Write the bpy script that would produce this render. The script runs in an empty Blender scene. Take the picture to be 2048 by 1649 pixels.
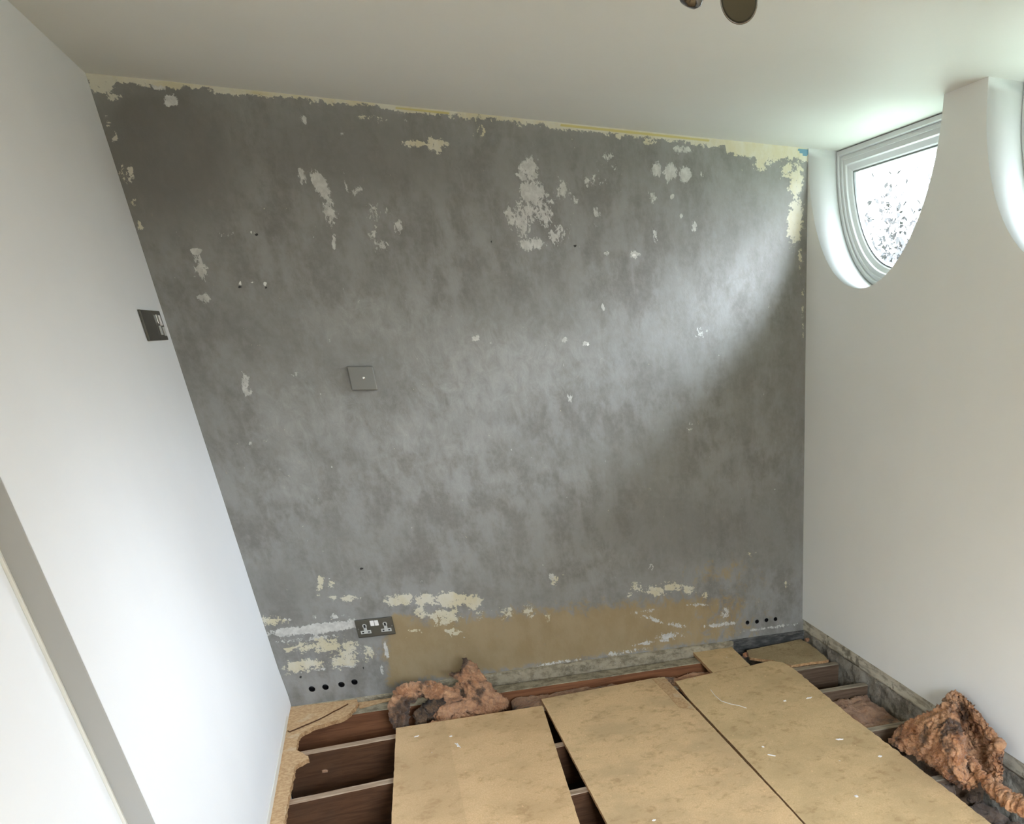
import bpy, bmesh, math, random
import numpy as np
from mathutils import Vector, Matrix, noise

random.seed(4)
SC = bpy.context.scene
COL = SC.collection

# ------------------------------------------------------------------ camera
# pixel pitch of a 2048 x 1649 frame; the photograph is an off-centre crop of a wide frame -> lens shift
FPX, CX, CY = 1645.10, 1601.35, 1619.91
CAM = Vector((0.68746, -4.51330, 1.63395))
AX_R = Vector((0.90683215, -0.42135013, 0.01093232))
AX_D = Vector((-0.20260161, -0.45849128, -0.86529667))
AX_F = Vector((0.36960524, 0.78246394, -0.50114085))
cd = bpy.data.cameras.new('camera')
cd.sensor_fit = 'HORIZONTAL'
cd.sensor_width = 36.0
cd.lens = FPX / 2048 * 36
cd.shift_x = -(CX - 1024) / 2048
cd.shift_y = (CY - 824.5) / 2048
cd.clip_start = 0.02
cd.clip_end = 500
cam = bpy.data.objects.new('camera', cd)
COL.objects.link(cam)
m = Matrix((AX_R, -AX_D, -AX_F)).transposed().to_4x4()
m.translation = CAM
cam.matrix_world = m
SC.camera = cam

# ------------------------------------------------------------------ view and sky
SC.view_settings.view_transform = 'Standard'
SC.view_settings.look = 'None'
SC.view_settings.gamma = 1.0
SC.view_settings.exposure = 0.0
SC.view_settings.use_curve_mapping = False
SC.cycles.max_bounces = 14
SC.cycles.diffuse_bounces = 8

SKY = 167.0
wd = bpy.data.worlds.new('sky')
SC.world = wd
wd.use_nodes = True
wn, wl = wd.node_tree.nodes, wd.node_tree.links
wn.clear()
wo = wn.new('ShaderNodeOutputWorld')
wb = wn.new('ShaderNodeBackground')
wt = wn.new('ShaderNodeTexCoord')
ws = wn.new('ShaderNodeSeparateXYZ')
wr = wn.new('ShaderNodeValToRGB')
wl.new(wt.outputs['Generated'], ws.inputs[0])
wl.new(ws.outputs['Z'], wr.inputs[0])
wl.new(wr.outputs[0], wb.inputs[0])
wl.new(wb.outputs[0], wo.inputs[0])
cr = wr.color_ramp
cr.elements[0].position = 0.0
cr.elements[0].color = (0.030, 0.032, 0.034, 1)
cr.elements[1].position = 1.0
cr.elements[1].color = (0.10, 0.125, 0.165, 1)
for p_, c_ in ((0.12, (0.11, 0.12, 0.132)), (0.20, (0.18, 0.198, 0.22)), (0.34, (0.56, 0.62, 0.72)), (0.55, (0.93, 1.06, 1.26)), (0.74, (0.50, 0.58, 0.71))):
    e_ = cr.elements.new(p_)
    e_.color = (*c_, 1)
wb.inputs[1].default_value = SKY

W = 2.814          # inner face of the right (window) wall
H = 2.40           # ceiling
YR = -5.5          # rear wall, behind the camera
YS = -2.312        # step in the left wall
R0 = 0.580         # window radius
ZC = 2.395
WINS = (-0.586, -2.02)
DX0, DX1, DZ0, DZ = .9, 2.1, 1.15, 2.05       # small unseen window added in the rear wall for fill light


def portal(y):
    l = bpy.data.lights.new('window_portal', 'AREA')
    l.shape = 'RECTANGLE'
    l.size = 2 * R0
    l.size_y = R0
    l.cycles.is_portal = True
    o = bpy.data.objects.new('window_portal', l)
    COL.objects.link(o)
    o.location = (W + 0.26, y, ZC - R0 / 2)
    o.rotation_euler = (0, math.radians(90), 0)
    o.rotation_euler = (Matrix(((0, 0, 1), (1, 0, 0), (0, 1, 0)))).to_euler()


for y in WINS:
    portal(y)
l_ = bpy.data.lights.new('fill_window_portal', 'AREA')
l_.shape = 'RECTANGLE'
l_.size, l_.size_y = DX1 - DX0, DZ - DZ0
l_.cycles.is_portal = True
o_ = bpy.data.objects.new('fill_window_portal', l_)
COL.objects.link(o_)
o_.location = ((DX0 + DX1) / 2, YR - .29, (DZ + DZ0) / 2)
o_.rotation_euler = (math.radians(-90), 0, math.radians(180))


# ------------------------------------------------------------------ helpers
def on(px, py, axis, v):
    """Point where the sight line through a pixel of the photograph meets the plane axis = v."""
    d = AX_R * ((px - CX) / FPX) + AX_D * ((py - CY) / FPX) + AX_F
    t = (v - CAM[axis]) / d[axis]
    return CAM + d * t


def link(name, me, parent=None, mats=()):
    o = bpy.data.objects.new(name, me)
    COL.objects.link(o)
    for mm in mats:
        me.materials.append(mm)
    if parent is not None:
        o.parent = parent
    return o


def finish(bm, name, mats, parent=None, smooth=False, origin=None):
    """bmesh -> object; origin shifts the mesh so that the object sits at that point."""
    bmesh.ops.recalc_face_normals(bm, faces=bm.faces[:])
    if origin is not None:
        bmesh.ops.translate(bm, verts=bm.verts[:], vec=-Vector(origin))
    me = bpy.data.meshes.new(name)
    bm.to_mesh(me)
    bm.free()
    if smooth:
        for p in me.polygons:
            p.use_smooth = True
    if not isinstance(mats, (list, tuple)):
        mats = (mats,)
    o = link(name, me, parent, mats)
    if origin is not None:
        o.location = origin
    return o


def tag(o, label, cat, group=None, kind=None):
    o['label'] = label
    o['category'] = cat
    if group:
        o['group'] = group
    if kind:
        o['kind'] = kind
    return o


def struct(o, label=None):
    o['kind'] = 'structure'
    if label:
        o['label'] = label
    return o


def empty(name, loc):
    o = bpy.data.objects.new(name, None)
    o.empty_display_size = 0.05
    o.location = loc
    COL.objects.link(o)
    return o


def box(bm, x0, x1, y0, y1, z0, z1, bevel=0.0, mi=0):
    r = bmesh.ops.create_cube(bm, size=1.0)
    vs = r['verts']
    for v in vs:
        v.co = Vector((x0 + (v.co.x + .5) * (x1 - x0), y0 + (v.co.y + .5) * (y1 - y0), z0 + (v.co.z + .5) * (z1 - z0)))
    fs = set(f for v in vs for f in v.link_faces)
    for f in fs:
        f.material_index = mi
    if bevel > 0:
        es = list(set(e for v in vs for e in v.link_edges))
        bmesh.ops.bevel(bm, geom=es, offset=bevel, segments=2, affect='EDGES', profile=.5)


def cyl(bm, p0, p1, r0, r1=None, n=24, caps=True):
    p0, p1 = Vector(p0), Vector(p1)
    r1 = r0 if r1 is None else r1
    d = p1 - p0
    q = d.to_track_quat('Z', 'Y').to_matrix()
    rings = []
    for p, r in ((p0, r0), (p1, r1)):
        rings.append([bm.verts.new(p + q @ Vector((r * math.cos(2 * math.pi * k / n), r * math.sin(2 * math.pi * k / n), 0))) for k in range(n)])
    for k in range(n):
        bm.faces.new((rings[0][k], rings[0][(k + 1) % n], rings[1][(k + 1) % n], rings[1][k]))
    if caps:
        bm.faces.new(rings[0][::-1])
        bm.faces.new(rings[1])


def lathe(bm, p0, axis, prof, n=40):
    """prof: (radius, distance along axis)"""
    q = Vector(axis).normalized().to_track_quat('Z', 'Y').to_matrix()
    p0 = Vector(p0)
    prev = None
    for r, h in prof:
        ring = [bm.verts.new(p0 + q @ Vector((r * math.cos(2 * math.pi * k / n), r * math.sin(2 * math.pi * k / n), h))) for k in range(n)]
        if prev:
            for k in range(n):
                bm.faces.new((prev[k], prev[(k + 1) % n], ring[(k + 1) % n], ring[k]))
        prev = ring
    bm.faces.new(prev)


def rough_edge(pts, step, amp, seed, keep=()):
    """Subdivide a closed outline and jitter it sideways; edges listed in keep stay straight."""
    out = []
    n = len(pts)
    for i in range(n):
        a, b = Vector(pts[i]), Vector(pts[(i + 1) % n])
        L = (b - a).length
        k = max(1, int(L / step))
        nrm = Vector((-(b - a).y, (b - a).x)).normalized()
        am = amp * (0.15 if i in keep else 1)
        for j in range(k):
            t = j / k
            p = a.lerp(b, t)
            if j:
                p = p + nrm * am * (noise.noise(Vector((p.x * 25 + seed, p.y * 25, seed))) + .7 * noise.noise(Vector((p.x * 90, p.y * 90 + seed, 3))))
            out.append((p.x, p.y))
    return out


def slab(name, pts, z0, z1, mats, label, cat, group=None, rot=None, bevel=.0012, mi_side=1):
    """Sheet with an outline in plan, flat top z1 and underside z0; side faces use material slot 1."""
    c = Vector((sum(p[0] for p in pts) / len(pts), sum(p[1] for p in pts) / len(pts), z0))
    bm = bmesh.new()
    lo = [bm.verts.new((p[0], p[1], z0)) for p in pts]
    hi = [bm.verts.new((p[0], p[1], z1)) for p in pts]
    n = len(pts)
    f = bm.faces.new(hi)
    f2 = bm.faces.new(lo[::-1])
    for i in range(n):
        s = bm.faces.new((lo[i], lo[(i + 1) % n], hi[(i + 1) % n], hi[i]))
        s.material_index = mi_side
    o = finish(bm, name, mats, origin=c)
    if rot:
        o.rotation_euler = rot
    tag(o, label, cat, group)
    return o


# ------------------------------------------------------------------ materials
class Mat:
    """Small wrapper for building node trees."""
    def __init__(s, name, rough=.6, spec=.5, metal=0.0, color=(.5, .5, .5)):
        s.m = bpy.data.materials.new(name)
        s.m.use_nodes = True
        s.n, s.l = s.m.node_tree.nodes, s.m.node_tree.links
        s.b = s.n['Principled BSDF']
        s.b.inputs['Roughness'].default_value = rough
        s.b.inputs['Specular IOR Level'].default_value = spec
        s.b.inputs['Metallic'].default_value = metal
        s.b.inputs['Base Color'].default_value = (*color, 1)
        s._tc = None

    def sock(s, v, inp):
        if hasattr(v, 'is_output') or isinstance(v, bpy.types.NodeSocket):
            s.l.new(v, inp)
        elif isinstance(v, (tuple, list)):
            inp.default_value = (*v, 1) if len(v) == 3 and inp.type == 'RGBA' else v
        else:
            inp.default_value = v

    def coord(s, kind='Object'):
        if s._tc is None:
            s._tc = s.n.new('ShaderNodeTexCoord')
        return s._tc.outputs[kind]

    def mapping(s, scale=(1, 1, 1), loc=(0, 0, 0), rot=(0, 0, 0), kind='Object'):
        mp = s.n.new('ShaderNodeMapping')
        s.l.new(s.coord(kind), mp.inputs[0])
        mp.inputs['Scale'].default_value = scale
        mp.inputs['Location'].default_value = loc
        mp.inputs['Rotation'].default_value = rot
        return mp.outputs[0]

    def noise(s, scale, detail=4, rough=.55, vec=None, dist=0.0):
        t = s.n.new('ShaderNodeTexNoise')
        t.inputs['Scale'].default_value = scale
        t.inputs['Detail'].default_value = detail
        t.inputs['Roughness'].default_value = rough
        t.inputs['Distortion'].default_value = dist
        s.l.new(vec if vec is not None else s.coord(), t.inputs['Vector'])
        return t.outputs['Fac']

    def math(s, op, a, b=0.0, c=0.0, clamp=False):
        t = s.n.new('ShaderNodeMath')
        t.operation = op
        t.use_clamp = clamp
        s.sock(a, t.inputs[0])
        s.sock(b, t.inputs[1])
        s.sock(c, t.inputs[2])
        return t.outputs[0]

    def smooth(s, v, lo, hi, a=0.0, b=1.0):
        t = s.n.new('ShaderNodeMapRange')
        t.interpolation_type = 'SMOOTHSTEP'
        s.sock(v, t.inputs[0])
        t.inputs[1].default_value = lo
        t.inputs[2].default_value = hi
        t.inputs[3].default_value = a
        t.inputs[4].default_value = b
        return t.outputs[0]

    def mix(s, f, a, b, mode='MIX'):
        t = s.n.new('ShaderNodeMix')
        t.data_type = 'RGBA'
        t.blend_type = mode
        s.sock(f, t.inputs[0])
        s.sock(a, t.inputs[6])
        s.sock(b, t.inputs[7])
        return t.outputs[2]

    def attr(s, name):
        t = s.n.new('ShaderNodeAttribute')
        t.attribute_name = name
        return t.outputs['Fac']

    def color(s, c):
        s.sock(c, s.b.inputs['Base Color'])

    def bump(s, h, strength=.3, dist=.002):
        t = s.n.new('ShaderNodeBump')
        t.inputs['Strength'].default_value = strength
        t.inputs['Distance'].default_value = dist
        s.l.new(h, t.inputs['Height'])
        s.l.new(t.outputs[0], s.b.inputs['Normal'])

    def rough(s, v):
        s.sock(v, s.b.inputs['Roughness'])


def white_wall(name, c, tint):
    M = Mat(name, rough=.62, spec=.3)
    a = M.noise(1.6, 3)
    b = M.noise(22, 4)
    col = M.mix(M.smooth(a, .35, .7), c, tint)
    spots = M.smooth(M.noise(9, 6, .7, M.mapping((1, 1, 1), (3, 1, 5))), .73, .77, 0, .35)
    col = M.mix(spots, col, (.50, .48, .42))
    M.color(col)
    M.bump(M.math('ADD', M.math('MULTIPLY', a, 3.0), b), .15, .0025)
    return M


white_left = white_wall('white_emulsion_left', (.78, .78, .77), (.76, .76, .75))
white_right = white_wall('white_emulsion_right', (.82, .825, .79), (.80, .805, .77))
white_ceiling = white_wall('white_ceiling_paint', (.71, .715, .685), (.69, .695, .665))
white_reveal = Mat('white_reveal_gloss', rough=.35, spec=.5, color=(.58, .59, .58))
upvc = Mat('white_window_plastic', rough=.35, spec=.4, color=(.66, .67, .67))
gasket = Mat('grey_gasket', rough=.6, color=(.20, .21, .21))
glass = bpy.data.materials.new('window_glass')
glass.use_nodes = True
_n, _l = glass.node_tree.nodes, glass.node_tree.links
_n.clear()
_o = _n.new('ShaderNodeOutputMaterial')
_mx = _n.new('ShaderNodeMixShader')
_t = _n.new('ShaderNodeBsdfTransparent')
_g = _n.new('ShaderNodeBsdfGlossy')
_g.inputs['Roughness'].default_value = .02
_t.inputs[0].default_value = (.96, .965, .96, 1)
_mx.inputs[0].default_value = .05
_l.new(_t.outputs[0], _mx.inputs[1])
_l.new(_g.outputs[0], _mx.inputs[2])
_l.new(_mx.outputs[0], _o.inputs[0])

# stripped plaster of the back wall
PW = Mat('stripped_plaster', rough=.5, spec=.5)
o_big = PW.noise(1.7, 5, .6)
o_mid = PW.noise(7, 6, .65, PW.mapping((1.25, 1, .75), (4, 0, 2)))
o_fine = PW.noise(38, 5, .65)
o_str = PW.noise(9, 5, .6, PW.mapping((3.0, 1, .8), (1, 0, 7)))
edge = PW.noise(16, 7, .72, PW.mapping((1.1, 1, .8), (9, 0, 1)), .6)
edge2 = PW.noise(30, 6, .7, PW.mapping((.8, 1, 1.2), (2, 0, 6)), .4)
base = PW.mix(PW.smooth(o_mid, .38, .64), (.175, .166, .148), (.275, .270, .255))
base = PW.mix(PW.smooth(o_big, .42, .62, 0, .6), base, (.235, .230, .212))
base = PW.mix(PW.smooth(o_str, .56, .76, 0, .3), base, (.36, .36, .345))
base = PW.mix(PW.smooth(o_fine, .35, .7, 0, .22), base, (.33, .325, .31))
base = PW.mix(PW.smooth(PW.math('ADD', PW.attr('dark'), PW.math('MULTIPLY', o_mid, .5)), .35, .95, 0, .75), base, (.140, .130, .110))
fin = PW.math('MULTIPLY', PW.math('SUBTRACT', PW.noise(75, 5, .7, PW.mapping((1.15, 1, .75), (5, 0, 3)), .5), .5), 1.5)
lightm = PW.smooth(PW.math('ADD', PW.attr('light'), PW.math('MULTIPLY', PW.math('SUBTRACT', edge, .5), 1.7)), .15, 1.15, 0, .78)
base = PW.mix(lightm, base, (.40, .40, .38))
tanm = PW.smooth(PW.math('ADD', PW.attr('tan'), PW.math('MULTIPLY', PW.math('SUBTRACT', edge, .5), 2.2)), .30, .78)
tanc = PW.mix(PW.smooth(o_mid, .35, .65), (.285, .207, .105), (.33, .25, .14))
base = PW.mix(tanm, base, tanc)
whm = PW.smooth(PW.math('ADD', fin, PW.math('ADD', PW.attr('white'), PW.math('MULTIPLY', PW.math('SUBTRACT', edge, .5), 2.9))), .64, .78)
whc = PW.mix(PW.smooth(o_fine, .35, .65), (.46, .45, .42), (.60, .59, .55))
base = PW.mix(whm, base, whc)
crm = PW.smooth(PW.math('ADD', fin, PW.math('ADD', PW.attr('cream'), PW.math('MULTIPLY', PW.math('SUBTRACT', edge2, .5), 2.7))), .60, .70)
crc = PW.mix(PW.smooth(o_mid, .4, .6), (.56, .505, .345), (.60, .57, .47))
base = PW.mix(crm, base, crc)
yel = PW.smooth(PW.attr('yellow'), .3, .7)
base = PW.mix(yel, base, (.52, .44, .17))
speck = PW.smooth(PW.noise(34, 3, .5, PW.mapping((1, 1, .9), (7, 2, 3))), .735, .76, 0, .8)
base = PW.mix(speck, base, (.52, .51, .48))
dots = PW.attr('dot')
base = PW.mix(PW.smooth(dots, .4, .6), base, (.012, .012, .011))
base = PW.mix(PW.smooth(PW.attr('plug'), .4, .6), base, (.75, .74, .70))
base = PW.mix(PW.smooth(PW.attr('blue'), .4, .6), base, (.13, .27, .36))
PW.color(base)
PW.rough(PW.smooth(o_mid, .3, .7, .42, .62))
hgt = PW.math('ADD', PW.math('MULTIPLY', o_mid, 1.2), PW.math('MULTIPLY', o_fine, .5))
hgt = PW.math('ADD', hgt, PW.math('MULTIPLY', PW.math('ADD', crm, whm), .45))
PW.bump(hgt, .45, .0035)

# rough masonry below floor level
MS = Mat('rough_masonry', rough=.9, spec=.2)
a_ = MS.noise(14, 7, .7)
b_ = MS.noise(45, 5, .7)
c_ = MS.mix(MS.smooth(a_, .35, .62), (.15, .13, .10), (.36, .325, .26))
MS.color(MS.mix(MS.smooth(b_, .62, .72, 0, .6), c_, (.36, .34, .29)))
MS.bump(MS.math('ADD', a_, b_), .8, .012)

MD = Mat('dark_damp_course', rough=.85, spec=.2)
a_ = MD.noise(18, 6, .7, MD.mapping((.6, 1, 2)))
MD.color(MD.mix(MD.smooth(a_, .4, .7), (.055, .055, .052), (.16, .155, .14)))
MD.bump(a_, .8, .01)

ML = Mat('mortar_ledge', rough=.9, spec=.2)
a_ = ML.noise(20, 7, .7, ML.mapping((1, 1, 1.3)))
b_ = ML.noise(60, 4, .6)
c_ = ML.mix(ML.smooth(a_, .36, .6), (.20, .17, .115), (.38, .33, .235))
ML.color(ML.mix(ML.smooth(b_, .6, .68, 0, .7), c_, (.42, .38, .30)))
ML.bump(ML.math('ADD', a_, b_), .7, .01)

CS = Mat('stripped_skirting_band', rough=.85, spec=.25)
a_ = CS.noise(16, 7, .7, CS.mapping((1, .5, 2)))
b_ = CS.noise(7, 4, .6)
c_ = CS.mix(CS.smooth(a_, .38, .55), (.33, .295, .225), (.56, .52, .41))
CS.color(CS.mix(CS.smooth(b_, .58, .64, 0, .8), c_, (.16, .14, .10)))
CS.bump(a_, .6, .006)


def chip_mat(name, c1, c2, dirt, seed, split=None):
    M = Mat(name, rough=.78, spec=.25)
    mp = M.mapping((1, 1, 1), (seed, seed * .7, 0))
    fine = M.noise(170, 3, .6, mp)
    mid = M.noise(26, 6, .7, mp, .5)
    big = M.noise(3.2, 5, .6, mp)
    col = M.mix(M.smooth(fine, .38, .64), c1, c2)
    col = M.mix(M.smooth(big, .38, .68, 0, .75), col, dirt)
    col = M.mix(M.smooth(M.math('ADD', mid, M.math('MULTIPLY', M.math('SUBTRACT', M.noise(6.5, 4, .6, mp), .5), .6)), .50, .80, 0, .62), col, tuple(x * k_ for x, k_ in zip(dirt, (.72, .62, .52))))
    fl = M.noise(55, 4, .6, M.mapping((1, .5, 1), (seed + 4, 2, 0)))
    col = M.mix(M.smooth(fl, .66, .70, 0, .5), col, tuple(min(1, x * 1.25) for x in c2))
    if split is not None:
        sx = M.n.new('ShaderNodeSeparateXYZ')
        M.l.new(M.coord(), sx.inputs[0])
        wob = M.math('ADD', sx.outputs['X'], M.math('MULTIPLY', M.math('SUBTRACT', mid, .5), .012))
        col = M.mix(M.smooth(wob, split - .004, split + .004, .22, 0), col, tuple(x * .72 for x in dirt))
    wh = M.smooth(M.noise(21, 3, .5, M.mapping((1, 1, 1), (seed * 2, 5, 1))), .765, .785)
    col = M.mix(wh, col, (.72, .68, .58))
    M.color(col)
    M.bump(M.math('ADD', fine, mid), .35, .0015)
    return M.m


cb_a = chip_mat('chipboard_pale', (.67, .445, .235), (.76, .53, .30), (.56, .385, .205), 1.3, -.07)
cb_b = chip_mat('chipboard_scuffed', (.66, .45, .24), (.75, .53, .30), (.50, .36, .20), 5.1)
cb_c = chip_mat('chipboard_olive', (.61, .43, .225), (.70, .505, .28), (.48, .35, .185), 9.4)
cb_d = chip_mat('chipboard_dusty', (.33, .25, .135), (.45, .35, .205), (.26, .19, .10), 12.7)
EM = Mat('broken_chipboard_edge', rough=.9, spec=.15)
a_ = EM.noise(70, 5, .7)
EM.color(EM.mix(EM.smooth(a_, .35, .65), (.30, .165, .075), (.52, .325, .165)))
EM.bump(a_, .8, .004)
ES = Mat('splintered_chipboard', rough=.85, spec=.2)
a_ = ES.noise(60, 5, .7)
b_ = ES.noise(9, 4, .6)
c_ = ES.mix(ES.smooth(a_, .35, .65), (.44, .27, .135), (.60, .41, .23))
ES.color(ES.mix(ES.smooth(b_, .55, .65, 0, .5), c_, (.62, .50, .34)))
ES.bump(a_, .6, .003)

JT = Mat('old_joist_timber', rough=.8, spec=.2)
g_ = JT.noise(8, 6, .6, JT.mapping((.5, 6, 9)), 1.0)
d_ = JT.noise(3, 4, .6)
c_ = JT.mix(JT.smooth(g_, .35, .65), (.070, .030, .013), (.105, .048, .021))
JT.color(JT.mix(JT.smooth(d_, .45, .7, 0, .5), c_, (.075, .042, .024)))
JT.bump(g_, .5, .003)
JTT = Mat('joist_top_dusty', rough=.85, spec=.2)
g_ = JTT.noise(9, 6, .65, JTT.mapping((.6, 6, 6)), .5)
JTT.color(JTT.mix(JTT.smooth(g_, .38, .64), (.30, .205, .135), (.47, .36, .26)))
JTT.bump(g_, .5, .003)
JR = Mat('grey_joist_timber', rough=.85, spec=.2)
g_ = JR.noise(8, 6, .6, JR.mapping((.5, 6, 9)), 1.0)
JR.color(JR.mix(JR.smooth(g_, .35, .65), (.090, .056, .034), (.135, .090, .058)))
JR.bump(g_, .5, .003)
JRT = Mat('grey_joist_top', rough=.9, spec=.2)
g_ = JRT.noise(9, 6, .65, JRT.mapping((.6, 6, 6)), .5)
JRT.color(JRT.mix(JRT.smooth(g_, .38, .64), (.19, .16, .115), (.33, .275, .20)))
LT = Mat('red_brown_ledger_timber', rough=.75, spec=.25)
g_ = LT.noise(8, 6, .6, LT.mapping((.4, 6, 10)), 1.0)
LT.color(LT.mix(LT.smooth(g_, .35, .65), (.155, .060, .025), (.235, .100, .043)))
LT.bump(g_, .4, .003)


def wool(name, c1, c2, dark, seed, dk=.52, sc=11):
    M = Mat(name, rough=1.0, spec=.05)
    mp = M.mapping((1, 1, 1), (seed, 0, seed))
    a = M.noise(sc, 5, .65, mp, .8)
    f = M.noise(120, 4, .7, M.mapping((1, .4, 1), (seed, 3, 0)), 1.5)
    d = M.noise(sc * .55, 6, .6, M.mapping((1, 1, 1), (seed + 7, 2, 0)), .6)
    col = M.mix(M.smooth(a, .36, .62), c1, c2)
    col = M.mix(M.smooth(f, .45, .7, 0, .5), col, tuple(min(1, x * 1.35) for x in c2))
    col = M.mix(M.smooth(d, dk, dk + .13, 0, .88), col, dark)
    M.color(col)
    M.b.inputs['Sheen Weight'].default_value = .2
    M.bump(M.math('ADD', M.math('MULTIPLY', a, 2.0), f), .9, .008)
    return M.m


wool_a = wool('orange_glass_wool', (.38, .17, .075), (.64, .36, .20), (.05, .033, .022), 2.0, .50)
wool_k = wool('dark_glass_wool', (.10, .06, .035), (.26, .16, .09), (.025, .02, .017), 19.0, .46)
wool_b = wool('rusty_glass_wool', (.33, .125, .042), (.58, .31, .155), (.055, .028, .014), 6.0, .50)
wool_c = wool('dusty_glass_wool', (.26, .13, .065), (.42, .245, .14), (.06, .045, .032), 11.0, .52)
wool_d = wool('grey_brown_glass_wool', (.10, .062, .04), (.18, .12, .08), (.05, .04, .03), 15.0, .5)

nickel = Mat('brushed_pewter', rough=.45, metal=.35, color=(.20, .195, .175))
nickel_dark = Mat('dark_pewter', rough=.38, metal=.85, color=(.13, .125, .105))
white_plastic = Mat('white_plastic', rough=.3, color=(.82, .80, .78))
pale_plastic = Mat('grey_plastic_insert', rough=.4, color=(.50, .50, .47))
black = Mat('black_slot', rough=.7, color=(.01, .01, .01))
brass = Mat('screw_metal', rough=.2, metal=1.0, color=(.85, .84, .80))
chrome = Mat('chrome', rough=.07, metal=1.0, color=(.80, .79, .78))
lampm = Mat('dark_polished_lamp_metal', rough=.16, metal=1.0, color=(.22, .205, .19))
bronze = Mat('dark_bronze_lamp_face', rough=.42, metal=.7, color=(.070, .067, .047))
bark = Mat('bark', rough=.9, color=(.018, .016, .013))
leafm = Mat('leaves', rough=.8, color=(.016, .0150, .0125))
lawn = Mat('lawn', rough=.95, color=(.05, .06, .035))
earth = Mat('dark_sub_floor', rough=1.0, spec=.05)
a_ = earth.noise(9, 5, .6)
earth.color(earth.mix(a_, (.025, .020, .016), (.07, .055, .042)))
doorp = Mat('satin_white_door', rough=.45, spec=.4, color=(.80, .80, .79))
greyp = Mat('grey_end_strip', rough=.55, spec=.3, color=(.36, .35, .32))
archp = Mat('cream_gloss_lining', rough=.5, spec=.4, color=(.66, .64, .57))


def arr_project(P):
    """World points (n,3) on a surface -> where they appear in the photograph, to look up what stain is there."""
    d = P - np.array(CAM)
    x, y, z = d @ np.array(AX_R), d @ np.array(AX_D), d @ np.array(AX_F)
    return CX + FPX * x / z, CY + FPX * y / z


# ------------------------------------------------------------------ back wall
ZB = 0.0
HOLES = [on(a, b, 1, 0) for a, b in ((624, 1379), (651, 1375), (683, 1370), (709, 1365), (1495, 1246), (1514, 1244), (1533, 1241), (1551, 1239))]
HR = [.0145] * 4 + [.0125] * 4


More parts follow.
